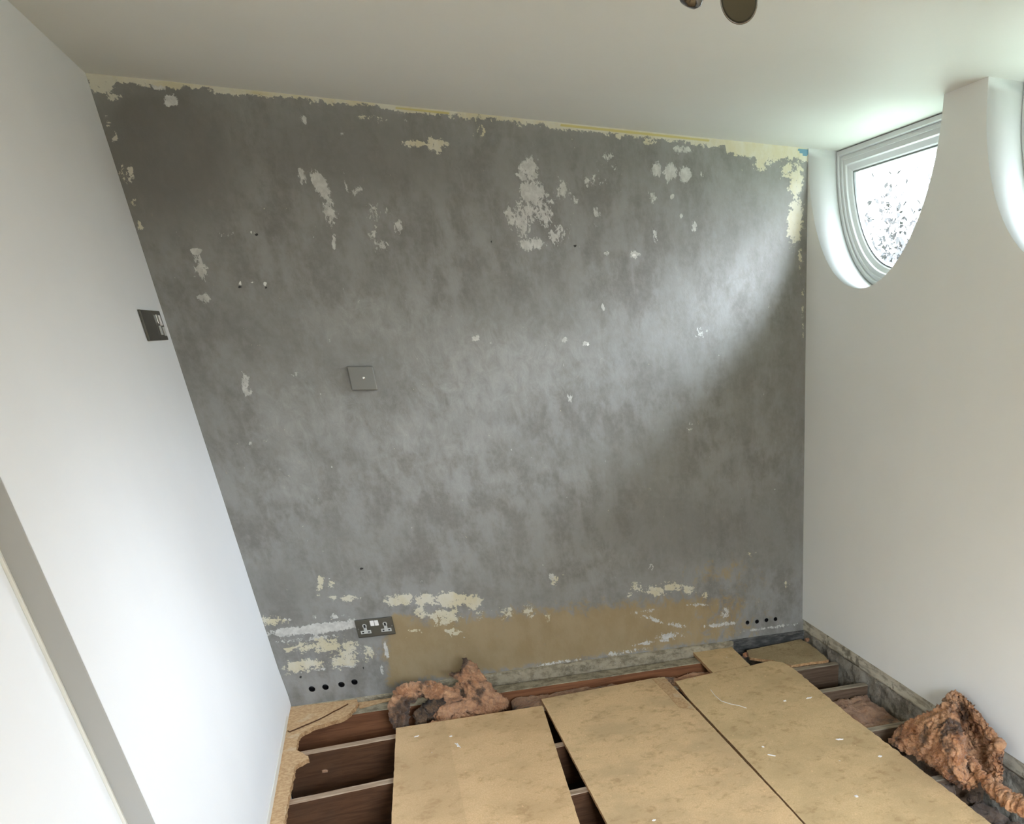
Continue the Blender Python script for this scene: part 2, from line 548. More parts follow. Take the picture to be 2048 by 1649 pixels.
def build_back_wall():
    step = .0085
    nx = int(round((W + .02) / step))
    z0 = -.03
    nz = int(round((H - z0) / step))
    xs = np.linspace(-.01, W + .01, nx + 1)
    zs = np.linspace(z0, H, nz + 1)
    X, Z = np.meshgrid(xs, zs)
    X, Z = X.ravel(), Z.ravel()
    Y = np.zeros_like(X)
    P = np.stack([X, Y, Z], 1)
    px, py = arr_project(P)

    def ell(lst):
        m_ = np.zeros_like(px)
        for e in lst:
            cx, cy, rx, ry = e[:4]
            an = math.radians(e[4]) if len(e) > 4 else 0
            s_ = e[5] if len(e) > 5 else 1.0
            dx, dy = px - cx, py - cy
            u = (dx * math.cos(an) + dy * math.sin(an)) / rx
            v = (-dx * math.sin(an) + dy * math.cos(an)) / ry
            d = np.sqrt(u * u + v * v)
            m_ = np.maximum(m_, np.clip((1.55 - d) / 1.1, 0, 1) * s_)
        return m_

    # old white filler and plaster patches
    white = ell([(341, 203, 15, 13, 0, 1.3), (318, 172, 22, 8, 5, .75), (640, 370, 15, 34, -30, .95), (660, 425, 14, 30, -15, .95),
                 (603, 350, 10, 20, -10, .7), (668, 485, 5, 20, 0, .9), (690, 360, 6, 26, -10, .65), (720, 385, 18, 14, 0, .55), (757, 440, 24, 36, 0, .62),
                 (795, 455, 14, 18, 0, .75), (765, 490, 16, 12, 0, .7), (630, 210, 26, 9, 10, .6), (606, 240, 14, 9, 0, .65), (684, 267, 6, 6, 0, 1.0),
                 (400, 535, 15, 30, -5, .85), (408, 598, 16, 14, 0, 1.0), (393, 503, 14, 6, 0, 1.0), (460, 465, 26, 14, 0, .5),
                 (507, 467, 12, 10, 0, .55), (490, 765, 9, 22, -10, .85), (497, 785, 12, 10, 0, .8), (587, 750, 8, 6, 0, .6),
                 (1058, 340, 24, 24, 0, 1.15), (1062, 385, 30, 26, 0, 1.1), (1045, 440, 24, 40, -15, .95), (1090, 420, 24, 34, -20, .9), (1130, 380, 22, 24, -30, .65),
                 (1070, 488, 34, 14, 0, .95), (1120, 470, 20, 26, 0, .85), (1150, 400, 14, 12, 0, .75), (1022, 430, 14, 22, 0, .7), (1190, 360, 22, 24, 0, .6), (1218, 310, 12, 12, 0, .8),
                 (1228, 335, 8, 10, 0, .7), (1343, 345, 14, 22, 0, 1.1), (1372, 352, 12, 18, 0, 1.1), (1365, 300, 22, 9, 0, 1.0), (1312, 340, 12, 14, 0, .9),
                 (1304, 398, 10, 16, 0, .9), (1405, 350, 5, 8, 0, 1.1), (1196, 425, 8, 18, -20, .9), (1190, 452, 8, 8, 0, .8), (1310, 470, 6, 20, -10, .85),
                 (1392, 455, 7, 16, -10, .8), (1344, 393, 5, 5, 0, 1.0), (1362, 432, 5, 6, 0, 1.0), (1213, 508, 6, 6, 0, 1.1), (1268, 510, 10, 8, 0, 1.0), (952, 677, 9, 7, 0, 1.0),
                 (1130, 680, 6, 6, 0, .9), (1172, 688, 9, 7, 0, 1.0), (1206, 615, 4, 12, -20, .9), (1397, 665, 16, 22, 0, .5), (1141, 795, 8, 14, -10, .75), (1140, 800, 4, 4, 0, 1.0),
                 (1105, 1158, 8, 12, 0, .9), (1303, 1135, 7, 9, 0, .9), (1380, 850, 10, 30, 0, .45), (1400, 790, 12, 20, 0, .45), (501, 888, 6, 5, 0, .8), (1575, 340, 16, 8, 0, .8),
                 (560, 1265, 40, 9, -6, 1.0), (640, 1257, 84, 10, -7, 1.5), (570, 1240, 24, 4, 0, .8), (650, 1235, 60, 6, -3, .65), (620, 1278, 70, 6, -6, .8),
                 (772, 1300, 5, 18, -12, 1.1), (764, 1340, 4, 14, -10, 1.0), (1300, 1222, 30, 5, -8, .75), (1310, 1240, 26, 4, 20, .85), (1350, 1250, 30, 6, 10, .8), (1345, 1272, 40, 8, -6, .75),
                 (1440, 1250, 40, 5, -6, .85), (1450, 1225, 10, 14, 0, .8), (1400, 1210, 34, 4, 0, .65), (1310, 1285, 60, 5, -8, .7), (1540, 1256, 70, 3.5, -8, .8), (1250, 1305, 70, 5, -9, .65),
                 (1120, 1325, 80, 4, -9, .6), (640, 1340, 70, 3.5, -9, .75), (700, 1333, 20, 3, 0, .75)])
    # cream and pale yellow paint left behind
    top = (px - 172) * .1075 + 145      # ceiling line in the photograph
    dtop = py - top
    left = 172 + .322 * (py - 145)
    dleft = px - left
    dright = 1611 - px
    wob = np.array([noise.noise(Vector((x * 6, z * 6, 3))) for x, z in zip(X, Z)]) if True else 0
    bandw = 6 + 12 * wob
    bandw = np.where(px > 1450, bandw + 14, bandw)
    bandw = np.where((px > 480) & (px < 700), bandw * .55, bandw)
    cream = np.clip(1.0 + (bandw - dtop) / 14, 0, 1.3)
    cream = np.maximum(cream, ell([(205, 165, 32, 22, 0, 1.1), (225, 195, 20, 12, 0, .6), (870, 290, 20, 16, 0, 1.0), (830, 288, 28, 8, -5, .9), (960, 262, 14, 16, -30, .7), (930, 235, 40, 10, 5, .6), (740, 235, 30, 10, 8, .6),
                                   (1300, 280, 14, 10, 0, .9), (1420, 285, 20, 8, 0, .8), (1525, 325, 20, 20, 0, .9),
                                   (250, 360, 10, 28, -20, .62), (262, 345, 8, 22, 0, .8), (268, 405, 7, 16, 0, .7), (280, 450, 5, 20, -20, .8), (215, 240, 6, 20, -20, .55), (230, 275, 6, 10, 0, .8), (295, 490, 4, 14, 0, .7),
                                   (1590, 440, 16, 50, 5, 1.1), (1592, 365, 15, 40, 0, 1.0), (1575, 340, 16, 20, 0, .8), (1600, 520, 4, 40, 0, .65), (1606, 620, 3, 60, 0, .6),
                                   (640, 1170, 8, 20, 10, .95), (662, 1168, 8, 10, 0, .8), (665, 1195, 10, 5, 0, .75), (700, 1197, 20, 7, 0, .9), (800, 1200, 36, 12, -4, 1.0),
                                   (850, 1200, 30, 12, 0, 1.05), (900, 1200, 36, 16, 0, 1.1), (945, 1205, 20, 16, 0, 1.0), (840, 1225, 14, 14, 0, .8), (890, 1235, 34, 18, 0, .95), (905, 1265, 20, 9, 0, .8),
                                   (830, 1262, 14, 5, 10, .9), (960, 1230, 12, 12, 0, .6), (1010, 1225, 20, 12, 0, .65), (1058, 1225, 14, 16, 0, .7), (1110, 1160, 9, 10, 0, .8), (1095, 1235, 10, 12, 0, .6),
                                   (1275, 1175, 16, 9, 20, .85), (1310, 1182, 26, 11, 0, .85), (1345, 1175, 24, 12, 0, .85), (1375, 1180, 16, 12, 0, .8), (1410, 1192, 7, 9, 0, .8), (1260, 1190, 8, 8, 0, .7), (1500, 1110, 20, 5, 0, .5),
                                   (600, 1296, 34, 12, -6, .8), (655, 1290, 34, 18, 0, .88), (605, 1332, 40, 14, -8, 1.0), (685, 1322, 36, 16, -10, .92), (700, 1298, 24, 18, 0, .9), (740, 1305, 12, 20, 0, .7), (555, 1245, 22, 10, 0, .85), (575, 1300, 14, 5, 0, .8), (535, 1240, 14, 12, 0, .8),
                                   (1575, 1170, 8, 12, -30, .6)]))
    tan = np.clip((py - (1240 - .085 * (px - 850) + 14 * wob)) / 50 + .5, 0, 1)
    tan = tan * np.clip((px - 762) / 24, 0, 1)
    tan = np.maximum(tan, ell([(800, 1245, 26, 16, 0, 1.1), (830, 1300, 60, 40, 0, 1.2), (1500, 1150, 110, 40, 0, .75)]))
    tan = tan * np.clip((1340 - .13 * (px - 1100) - py) / 24, .3, 1)
    tan = np.clip(tan * np.clip((1600 - px) / 260, .1, 1), 0, 1.1)
    yellow = np.clip(1 - np.abs(dtop - 3) / 5, 0, 1) * np.where(((px > 790) & (px < 900)) | ((px > 1120) & (px < 1420)) | ((px > 500) & (px < 540)), 1, 0)
    light = ell([(1000, 720, 230, 90, 0, .62), (950, 780, 140, 60, 0, .65), (760, 640, 170, 60, 0, .5), (620, 830, 150, 100, 0, .5), (900, 950, 260, 60, 0, .4), (1180, 640, 120, 60, 0, .35), (1430, 600, 120, 140, 0, .25),  # paler plaster tone, plus window light painted into the wall centre
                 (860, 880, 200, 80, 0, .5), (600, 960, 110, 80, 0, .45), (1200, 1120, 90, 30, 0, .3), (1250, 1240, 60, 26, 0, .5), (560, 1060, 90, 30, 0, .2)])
    dark = ell([(330, 300, 190, 170, 0, .6), (700, 300, 300, 110, 5, .42), (300, 240, 90, 60, 0, .8), (1350, 1060, 260, 90, 0, .35), (1200, 300, 250, 60, 5, .3), (560, 1180, 60, 60, 0, .35)])  # darker plaster tone, plus shade painted into the upper left
    dot = ell([(983, 485, 2.6, 2.6), (1150, 493, 3.2, 3.0), (723, 1138, 3.6, 2.8), (601, 1355, 3, 3), (513, 469, 4, 2.5), (727, 1337, 3, 2), (480, 575, 4, 2), (532, 577, 4, 2)])
    plug = ell([(480, 567, 3.6, 3.6), (503, 565, 2.6, 2.8), (530, 568, 4.6, 3.6), (503, 466, 3, 3), (1176, 689, 3.2, 3.2), (1268, 510, 4, 3), (660, 1158, 2, 2)])
    blue = np.where((px > 1597) & (px < 1620) & (dtop > 1) & (py < 314 + 14 * wob - .5 * np.abs(px - 1608)), 1.0, 0.0)

    bm = bmesh.new()
    lay = bm.verts.layers.int.new('src')
    wav = .0022 * wob
    vs = [bm.verts.new((X[i], wav[i], Z[i])) for i in range(len(X))]
    for i, v in enumerate(vs):
        v[lay] = i + 1
    bm.verts.ensure_lookup_table()
    w1 = nx + 1
    for j in range(nz):
        for i in range(nx):
            a = j * w1 + i
            bm.faces.new((vs[a], vs[a + 1], vs[a + 1 + w1], vs[a + w1]))
    # drilled holes: open the sheet, round the rim, sink a dark bore
    bores = []
    for (hc, r) in zip(HOLES, HR):
        near = set()
        ci, cj = int((hc.x + .01) / step), int((hc.z - z0) / step)
        for j in range(cj - 4, cj + 5):
            for i in range(ci - 4, ci + 5):
                if 0 <= i < nx and 0 <= j < nz:
                    q = vs[j * w1 + i].co
                    c = Vector((q.x + step / 2, q.z + step / 2))
                    if (c - Vector((hc.x, hc.z))).length < r:
                        near.add(vs[j * w1 + i])
        fs = set()
        for v in near:
            for f in v.link_faces:
                cc = f.calc_center_median()
                if (Vector((cc.x, cc.z)) - Vector((hc.x, hc.z))).length < r:
                    fs.add(f)
        rim = set(v for f in fs for v in f.verts)
        bmesh.ops.delete(bm, geom=list(fs), context='FACES_KEEP_BOUNDARY')
        loopv = [v for v in rim if v.is_valid and any(e.is_boundary for e in v.link_edges)]
        inner = [v for v in rim if v.is_valid and not v.link_faces]
        for v in loopv:
            d = Vector((v.co.x - hc.x, v.co.z - hc.z))
            d = d.normalized() * r
            v.co.x, v.co.z = hc.x + d.x, hc.z + d.y
        loopv.sort(key=lambda v: math.atan2(v.co.z - hc.z, v.co.x - hc.x))
        bores.append([v for v in loopv])
        for v in inner:
            bm.verts.remove(v)
    for lp in bores:
        inn = [bm.verts.new((v.co.x, .05, v.co.z)) for v in lp]
        n = len(lp)
        for k in range(n):
            f = bm.faces.new((lp[k], lp[(k + 1) % n], inn[(k + 1) % n], inn[k]))
            f.material_index = 1
        f = bm.faces.new(inn)
        f.material_index = 1
    # the wall's own thickness
    box(bm, -.3, W + .3, .055, .30, z0, H + .15)
    order = [v[lay] - 1 for v in bm.verts]
    me = bpy.data.meshes.new('wall_back')
    bm.to_mesh(me)
    bm.free()
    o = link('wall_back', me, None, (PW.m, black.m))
    order = np.array(order)
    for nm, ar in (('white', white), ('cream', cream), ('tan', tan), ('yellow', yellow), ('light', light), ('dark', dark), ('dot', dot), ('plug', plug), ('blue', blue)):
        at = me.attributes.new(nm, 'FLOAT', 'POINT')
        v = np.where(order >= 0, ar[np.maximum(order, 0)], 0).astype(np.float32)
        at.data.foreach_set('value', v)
    struct(o, 'grey stripped plaster back wall with cream and white paint remnants')


build_back_wall()

# ------------------------------------------------------------------ other walls, ceiling
LB = -.45        # bottom of the void under the floor
bm = bmesh.new()
box(bm, -.35, W + .42, .0, .30, LB, -.03)
o = finish(bm, 'wall_back_footing', MS.m)
struct(o)

# left wall: the far length stands proud of a recessed length nearer the camera
bm = bmesh.new()
n = 60
prof = []
zz = [LB, -.06, -.01, .0, .02, .05, .10, .2, .4, .8, 1.2, 1.6, 2.0, H + .1]
ys = [0.0, -.03, -.08, -.15, -.3, -.6, -1.0, -1.5, -2.0, YS + .004, YS]
grid = []
for y in ys:
    row = []
    for z in zz:
        bul = .006 * math.exp(-((z - .05) / .09) ** 2) * math.exp(-((y + .0) / .2) ** 2)
        x = -.016 if z < -.005 else bul
        row.append(bm.verts.new((x, y, z)))
    grid.append(row)
for i in range(len(ys) - 1):
    for j in range(len(zz) - 1):
        bm.faces.new((grid[i][j], grid[i + 1][j], grid[i + 1][j + 1], grid[i][j + 1]))
back = [[bm.verts.new((-.3, y, z)) for z in zz] for y in (ys[0], ys[-1])]
for j in range(len(zz) - 1):
    bm.faces.new((grid[0][j], grid[0][j + 1], back[0][j + 1], back[0][j]))
    bm.faces.new((grid[-1][j], back[1][j], back[1][j + 1], grid[-1][j + 1]))
o = finish(bm, 'wall_left', white_left.m)
struct(o, 'white painted left wall standing proud of the recess')
bm = bmesh.new()
box(bm, -.30, -.057, YR - .2, YS, LB, H + .1)
struct(finish(bm, 'wall_left_recess', white_left.m), 'white recessed left wall nearer the camera')
bm = bmesh.new()
box(bm, -.057, -.050, YS - .012, YS - .0005, -.02, H, .001)
struct(finish(bm, 'trim_1', archp.m), 'thin pale edge strip in the recess corner')
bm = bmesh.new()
box(bm, -.056, -.0006, YS - .004, YS + .0, LB + .2, H, .001)  # even grey strip over the end face, darker than the walls
struct(finish(bm, 'trim_5', greyp.m), 'grey strip on the end of the proud left wall')

bm = bmesh.new()
box(bm, -.014, .0025, YS + .005, -.045, -.0185, .024, .002)
struct(finish(bm, 'trim_6', archp.m), 'cream unpainted strip at the foot of the left wall')
# right wall with half-round openings up to the ceiling
WT = .25


def right_wall():
    bm = bmesh.new()
    zb, zt = .107, H + .1
    N = 64
    cols = [(0.0, zt, 0)]                       # (y, height of the solid wall there, inside an opening?)
    for yc in WINS:
        cols.append((yc + R0, zt, 1))
        for k in range(N + 1):
            a = math.pi * k / N
            cols.append((yc + R0 * math.cos(a), ZC - R0 * math.sin(a), 2))
        cols.append((yc - R0, zt, 0))
    cols.append((YR - .2, zt, 0))
    q = [[bm.verts.new((x, y, z)) for x, z in ((W, zb), (W, h), (W + WT, h), (W + WT, zb))] for y, h, s_ in cols]
    for i in range(len(cols) - 1):
        a, b = q[i], q[i + 1]
        if cols[i][0] - cols[i + 1][0] > 1e-7:
            bm.faces.new((a[0], a[1], b[1], b[0]))
            bm.faces.new((a[3], b[3], b[2], a[2]))
            bm.faces.new((a[0], b[0], b[3], a[3]))
        f = bm.faces.new((a[1], a[2], b[2], b[1]))
        if cols[i][2] and (cols[i + 1][2] or cols[i][0] - cols[i + 1][0] < 1e-7):
            f.material_index = 1
            f.smooth = cols[i][2] == 2 and cols[i + 1][2] == 2
    bm.faces.new(q[0])
    bm.faces.new(q[-1][::-1])
    bmesh.ops.remove_doubles(bm, verts=bm.verts[:], dist=1e-6)
    return struct(finish(bm, 'wall_right', (white_right.m, white_reveal.m)), 'white right wall with half-round window openings up to the ceiling')


right_wall()


# stripped band and footing of the right wall, with a real ragged surface
def rough_strip(name, x, y0, y1, z0, z1, mat, amp, nseg=120, nz=8, seed=1, thick=.25, face='x'):
    bm = bmesh.new()
    rows = []
    for i in range(nseg + 1):
        y = y0 + (y1 - y0) * i / nseg
        row = []
        for j in range(nz + 1):
            z = z0 + (z1 - z0) * j / nz
            d = amp * (noise.noise(Vector((y * 9, z * 16, seed))) + .6 * noise.noise(Vector((y * 31, z * 40, seed + 3))))
            zz_ = z + (.25 * amp * noise.noise(Vector((y * 20, seed, 4))) if j == nz else 0)
            row.append(bm.verts.new((x + d, y, zz_) if face == 'x' else (y, x + d, zz_)))
        rows.append(row)
    for i in range(nseg):
        for j in range(nz):
            bm.faces.new((rows[i][j], rows[i + 1][j], rows[i + 1][j + 1], rows[i][j + 1]))
    bk = []
    for i in (0, nseg):
        y = y0 + (y1 - y0) * i / nseg
        bk.append([bm.verts.new((x + thick, y, z_) if face == 'x' else (y, x + thick, z_)) for z_ in (z0, z1)])
    # top lip going back into the wall
    tops = [r[-1] for r in rows]
    tb = [bm.verts.new(((x + thick), v.co.y, z1) if face == 'x' else (v.co.x, x + thick, z1)) for v in tops]
    bots = [r[0] for r in rows]
    bb = [bm.verts.new(((x + thick), v.co.y, z0) if face == 'x' else (v.co.x, x + thick, z0)) for v in bots]
    for i in range(nseg):
        bm.faces.new((tops[i], tops[i + 1], tb[i + 1], tb[i]))
        bm.faces.new((bots[i], bb[i], bb[i + 1], bots[i + 1]))
    return finish(bm, name, mat, smooth=True)


struct(rough_strip('wall_right_band', W + .007, YR - .2, 0, .035, .109, CS.m, .003, 420, 6, 2), 'ragged cream and grey band where the skirting was pulled off')
struct(rough_strip('wall_right_footing', W + .012, YR - .2, 0, LB, .037, MS.m, .012, 420, 26, 5), 'rough grey masonry below the right wall')

bm = bmesh.new()
box(bm, -.35, W + WT + .35, YR - .4, .30, H, H + .15)
struct(finish(bm, 'ceiling', white_ceiling.m), 'white painted ceiling')
bm = bmesh.new()
box(bm, -.35, DX0, YR - .3, YR, LB, H + .1)
box(bm, DX1, W + WT, YR - .3, YR, LB, H + .1)
box(bm, DX0, DX1, YR - .3, YR, DZ, H + .1)
box(bm, DX0, DX1, YR - .3, YR, LB, DZ0)
struct(finish(bm, 'wall_rear', white_left.m), 'white rear wall behind the camera')
g_root = empty('window_4', ((DX0 + DX1) / 2, YR - .1, DZ0))  # unseen window, added to brighten the room from behind
struct(g_root, 'small white casement window added behind the camera for fill light')
DZ -= DZ0 - .02
hw = (DX1 - DX0) / 2
bm = bmesh.new()
for a_, b_, c_, d_ in ((-hw, -hw + .07, 0, DZ - .02), (hw - .07, hw, 0, DZ - .02), (-.05, .05, 0, DZ - .02), (-hw, hw, 0, .08), (-hw, hw, DZ - .09, DZ - .02)):
    box(bm, a_, b_, -.03, .03, c_, d_, .004)
finish(bm, 'window_frame', upvc.m, parent=g_root)
for a_, b_ in ((-hw + .06, -.04), (.04, hw - .06)):
    bm = bmesh.new()
    box(bm, a_, b_, -.003, .003, .07, DZ - .08)
    finish(bm, 'pane', glass, parent=g_root)
bm = bmesh.new()
box(bm, -.0575, W + .005, YR, -2.93, -.0195, 0)
struct(finish(bm, 'floor_near', cb_b), 'chipboard floor still laid behind the camera')
bm = bmesh.new()
box(bm, -.35, W + WT, YR - .3, .05, LB - .1, LB)
struct(finish(bm, 'floor', earth.m), 'dark void floor below the joists')


# ------------------------------------------------------------------ windows
def ring(yc, d, x, N=56):
    """Closed D outline inset by d from the opening, at depth x."""
    r = R0 - .004 - d
    zt = 2.394 - d
    ph = math.asin(min(1, (ZC - zt) / r))
    out = []
    for k in range(N + 1):
        a = ph + (math.pi - 2 * ph) * k / N
        out.append(Vector((x, yc + r * math.cos(a), ZC - r * math.sin(a))))
    return out


def sweep(yc, prof, name, mat, parent):
    bm = bmesh.new()
    rings = [[bm.verts.new(p) for p in ring(yc, d, x)] for d, x in prof]
    m_ = len(rings)
    for a in range(m_):
        A, B = rings[a], rings[(a + 1) % m_]
        n_ = len(A)
        for k in range(n_):
            bm.faces.new((A[k], A[(k + 1) % n_], B[(k + 1) % n_], B[k]))
    o = finish(bm, name, mat, parent=parent)
    return o


for i, yc in enumerate(WINS):
    w = empty('window_%d' % (i + 1), (0, 0, 0))
    w['kind'] = 'structure'
    w['label'] = ['half-round white window nearest the stripped wall', 'half-round white window cut by the right edge of the photo', 'half-round white window behind the camera'][i]
    X0 = W + .150
    sweep(yc, [(-.002, X0), (.014, X0), (.017, X0 + .006), (.017, X0 + .012), (.022, X0 + .012), (.024, X0 + .008), (.034, X0 + .010), (.036, X0 + .085), (-.002, X0 + .085)], 'window_frame', upvc.m, w)
    sweep(yc, [(.032, X0 + .016), (.052, X0 + .020), (.056, X0 + .028), (.074, X0 + .040), (.078, X0 + .046), (.078, X0 + .078), (.032, X0 + .078)], 'sash', upvc.m, w)
    sweep(yc, [(.0745, X0 + .0465), (.084, X0 + .0485), (.084, X0 + .058), (.0745, X0 + .058)], 'gasket', gasket.m, w)
    bm = bmesh.new()
    f1 = bm.faces.new([bm.verts.new(p) for p in ring(yc, .079, X0 + .052)])
    f2 = bm.faces.new([bm.verts.new(p) for p in ring(yc, .079, X0 + .056)])
    finish(bm, 'pane', glass, parent=w)

# ------------------------------------------------------------------ under-floor timber
ZJ = -.020


def joist(x0, x1, y_front, zt, mats, label, group, width=.047, depth=.20, skew=0.0):
    """Joist running across the room; its front top edge lies at y_front."""
    bm = bmesh.new()
    N = 40
    rows = []
    for i in range(N + 1):
        x = x0 + (x1 - x0) * i / N
        yy = y_front + skew * (i / N)
        w_ = .0015 * noise.noise(Vector((x * 7, y_front * 3, 1)))
        e_ = .002 * noise.noise(Vector((x * 30, y_front, 9)))
        rows.append([bm.verts.new((x, yy + e_, zt - .003 + w_)), bm.verts.new((x, yy + .003, zt + w_)), bm.verts.new((x, yy + width - .003, zt + w_)),
                     bm.verts.new((x, yy + width + e_, zt - .003)), bm.verts.new((x, yy + width, zt - depth)), bm.verts.new((x, yy, zt - depth))])
    for i in range(N):
        for k in range(6):
            f = bm.faces.new((rows[i][k], rows[i][(k + 1) % 6], rows[i + 1][(k + 1) % 6], rows[i + 1][k]))
            if k in (0, 1, 2):
                f.material_index = 1
    bm.faces.new(rows[0])
    bm.faces.new(rows[-1][::-1])
    o = finish(bm, 'floor_joist', mats, origin=((x0 + x1) / 2, y_front, zt - depth))
    tag(o, label, 'joist', group)
    return o


gl = 'floor joists showing in the left opening'
gr = 'floor joists showing in the right opening'
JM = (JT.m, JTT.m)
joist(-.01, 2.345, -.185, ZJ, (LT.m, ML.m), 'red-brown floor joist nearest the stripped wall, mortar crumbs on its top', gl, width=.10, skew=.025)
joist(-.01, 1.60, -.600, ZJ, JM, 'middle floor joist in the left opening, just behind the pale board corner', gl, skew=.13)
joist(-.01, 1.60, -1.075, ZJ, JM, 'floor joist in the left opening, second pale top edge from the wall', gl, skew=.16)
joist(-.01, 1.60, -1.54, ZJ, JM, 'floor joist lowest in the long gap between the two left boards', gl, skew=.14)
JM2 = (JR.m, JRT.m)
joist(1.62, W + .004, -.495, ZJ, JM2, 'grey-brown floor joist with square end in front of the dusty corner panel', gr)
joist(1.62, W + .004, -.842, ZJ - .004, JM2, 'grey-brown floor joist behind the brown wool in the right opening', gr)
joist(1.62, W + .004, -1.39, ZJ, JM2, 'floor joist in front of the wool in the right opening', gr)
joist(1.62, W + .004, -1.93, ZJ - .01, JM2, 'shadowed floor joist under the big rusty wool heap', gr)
# mortar ledge at the foot of the back wall
struct(rough_strip('trim_2', -.030, .60, 2.345, -.060, .030, ML.m, .009, 260, 7, 8, thick=.04, face='y'), 'ragged mortar ledge at the foot of the stripped wall')
struct(rough_strip('trim_3', -.012, -.005, .62, -.075, -.004, ML.m, .005, 90, 6, 18, thick=.03, face='y'), 'thin mortar edge under the lower left plaster')
struct(rough_strip('trim_4', -.004, 2.33, W + .01, -.075, .034, MD.m, .005, 90, 7, 28, thick=.03, face='y'), 'dark damp course band in the right corner')

# ------------------------------------------------------------------ chipboard
gb = 'loose chipboard sheets laid over the joists'
A = rough_edge([(.468, -.494), (1.145, -.492), (1.092, -1.40), (1.03, -2.45), (.36, -2.45), (.421, -1.433)], .03, .0015, 1)
slab('chipboard_sheet', A, -.019, 0, (cb_a, EM.m), 'pale chipboard sheet on the left with a faint lengthwise stain edge', 'board', gb)
B = rough_edge([(1.153, -.412), (1.754, -.350), (1.818, -.360), (1.820, -.50), (1.830, -.737), (1.842, -1.39), (1.851, -1.826), (1.858, -2.75), (1.178, -2.75), (1.168, -1.76)], .03, .0015, 3)
slab('chipboard_sheet', B, -.016, .003, (cb_b, EM.m), 'scuffed middle chipboard sheet with a wedge-shaped gap on its left', 'board', gb)
Cc = rough_edge([(1.855, -.437), (2.08, -.396), (2.315, -.372), (2.45, -.34), (2.508, -.395), (2.524, -.55), (2.506, -1.2), (2.515, -1.6), (2.520, -2.05), (2.52, -2.9), (1.874, -2.9), (1.864, -2.07), (1.858, -1.39), (1.845, -.71)], .022, .006, 7, keep=(0, 1, 9, 10, 11, 12, 13))
slab('chipboard_sheet', Cc, -.019, 0, (cb_c, EM.m), 'wide olive-tan chipboard sheet on the right with a broken orange right edge', 'board', gb)
T = rough_edge([(2.085, -.392), (2.092, -.03), (2.335, -.03), (2.318, -.368)], .03, .0025, 9)
slab('chipboard_strip', T, -.019, 0, (cb_c, EM.m), 'short chipboard strip bridging from the wide right sheet to the stripped wall', 'board')
D = rough_edge([(2.40, -.11), (2.785, -.045), (2.795, -.17), (2.775, -.448), (2.54, -.445), (2.47, -.325), (2.37, -.235)], .02, .007, 11)
slab('chipboard_sheet', D, -.0195, -.004, (cb_d, EM.m), 'dusty brown chipboard piece in the back right corner', 'board')
L_out = [(-.005, -.012), (.30, -.030), (.305, -.10), (.270, -.215), (.234, -.270), (.164, -.300), (.110, -.325), (.066, -.385), (.055, -.430), (.056, -.560), (.075, -.600), (.107, -.655), (.110, -.690), (.074, -.722), (.060, -.745), (.058, -.908), (.053, -1.059), (.052, -1.268), (.050, -1.7), (.048, -2.3), (-.005, -2.3)]
Lp = rough_edge(L_out, .012, .006, 13, keep=(0, 20, 19))
slab('chipboard_margin', Lp, -.0195, -.001, (ES.m, EM.m), 'splintered chipboard margin left along the white left wall with a jagged cut edge', 'board')
# loose sliver lying on the margin
Sl = rough_edge([(.010, -.335), (.020, -.352), (.14, -.245), (.262, -.095), (.250, -.082), (.12, -.20)], .01, .0025, 15)
slab('wood_sliver', Sl, -.0005, .006, (ES.m, JT.m), 'long thin wood sliver lying on the splintered margin', 'wood splinter')
Sl = rough_edge([(.30, -.035), (.50, -.035), (.44, -.075), (.31, -.125)], .01, .004, 17)
slab('wood_sliver', Sl, -.0495 + .02, -.018, (ES.m, EM.m), 'flat torn chipboard scrap at the foot of the stripped wall by the margin', 'wood splinter')
# bare bright strip on the near right corner of board B
Bs = rough_edge([tuple(on(a_, b_, 2, .003)[:2]) for a_, b_ in ((1304, 1359), (1331, 1359), (1349, 1378), (1368, 1400), (1388, 1421), (1358, 1416), (1336, 1391))], .014, .003, 19)
slab('chipboard_flake', Bs, .0031, .0045, (ES.m, EM.m), 'orange delaminated flake on the rear right corner of the middle sheet', 'wood splinter')


# paint and plaster chips on the boards
def chip(px, py, w, h, ang, z, label, cat='chip', name='plaster_chip'):
    p = on(px, py, 2, z)
    pts = []
    for k in range(9):
        a = 2 * math.pi * k / 9
        r = 1 + .35 * math.sin(3.1 * k + px)
        u, v = w * r * math.cos(a), h * r * math.sin(a)
        pts.append((p.x + u * math.cos(ang) - v * math.sin(ang), p.y + u * math.sin(ang) + v * math.cos(ang)))
    o = slab(name, pts, z + .0002, z + .0035, (white_plastic.m,), label, cat, mi_side=0)
    return o


chip(916, 1492, .006, .026, .25, 0, 'long white plaster chip near the rear edge of the left pale sheet')
chip(902, 1474, .007, .005, .2, 0, 'small white crumb just behind the long chip on the left sheet')
chip(834, 1474, .010, .004, .2, 0, 'flat pale crumb near the rear left corner of the left sheet')
chip(1619, 1397, .017, .006, 0, 0, 'oblong white chip near the broken right edge of the wide sheet')
chip(1570, 1403, .009, .006, .3, 0, 'white crumb left of the oblong chip on the wide sheet')
chip(1679, 1480, .014, .006, -.3, 0, 'pale chip midway down the right side of the wide sheet')
chip(1760, 1514, .008, .008, 0, 0, 'round white crumb beside the big rusty wool heap')
chip(1526, 1495, .004, .006, .4, 0, 'tiny white crumb above the thin white sliver on the wide sheet')
chip(1543, 1512, .003, .019, .75, 0, 'thin white sliver lying on the wide sheet')
chip(1713, 1594, .007, .008, .3, 0, 'white crumb low on the wide sheet near the photo bottom')
chip(1308, 1642, .006, .005, .3, .003, 'white crumb at the bottom of the middle sheet')
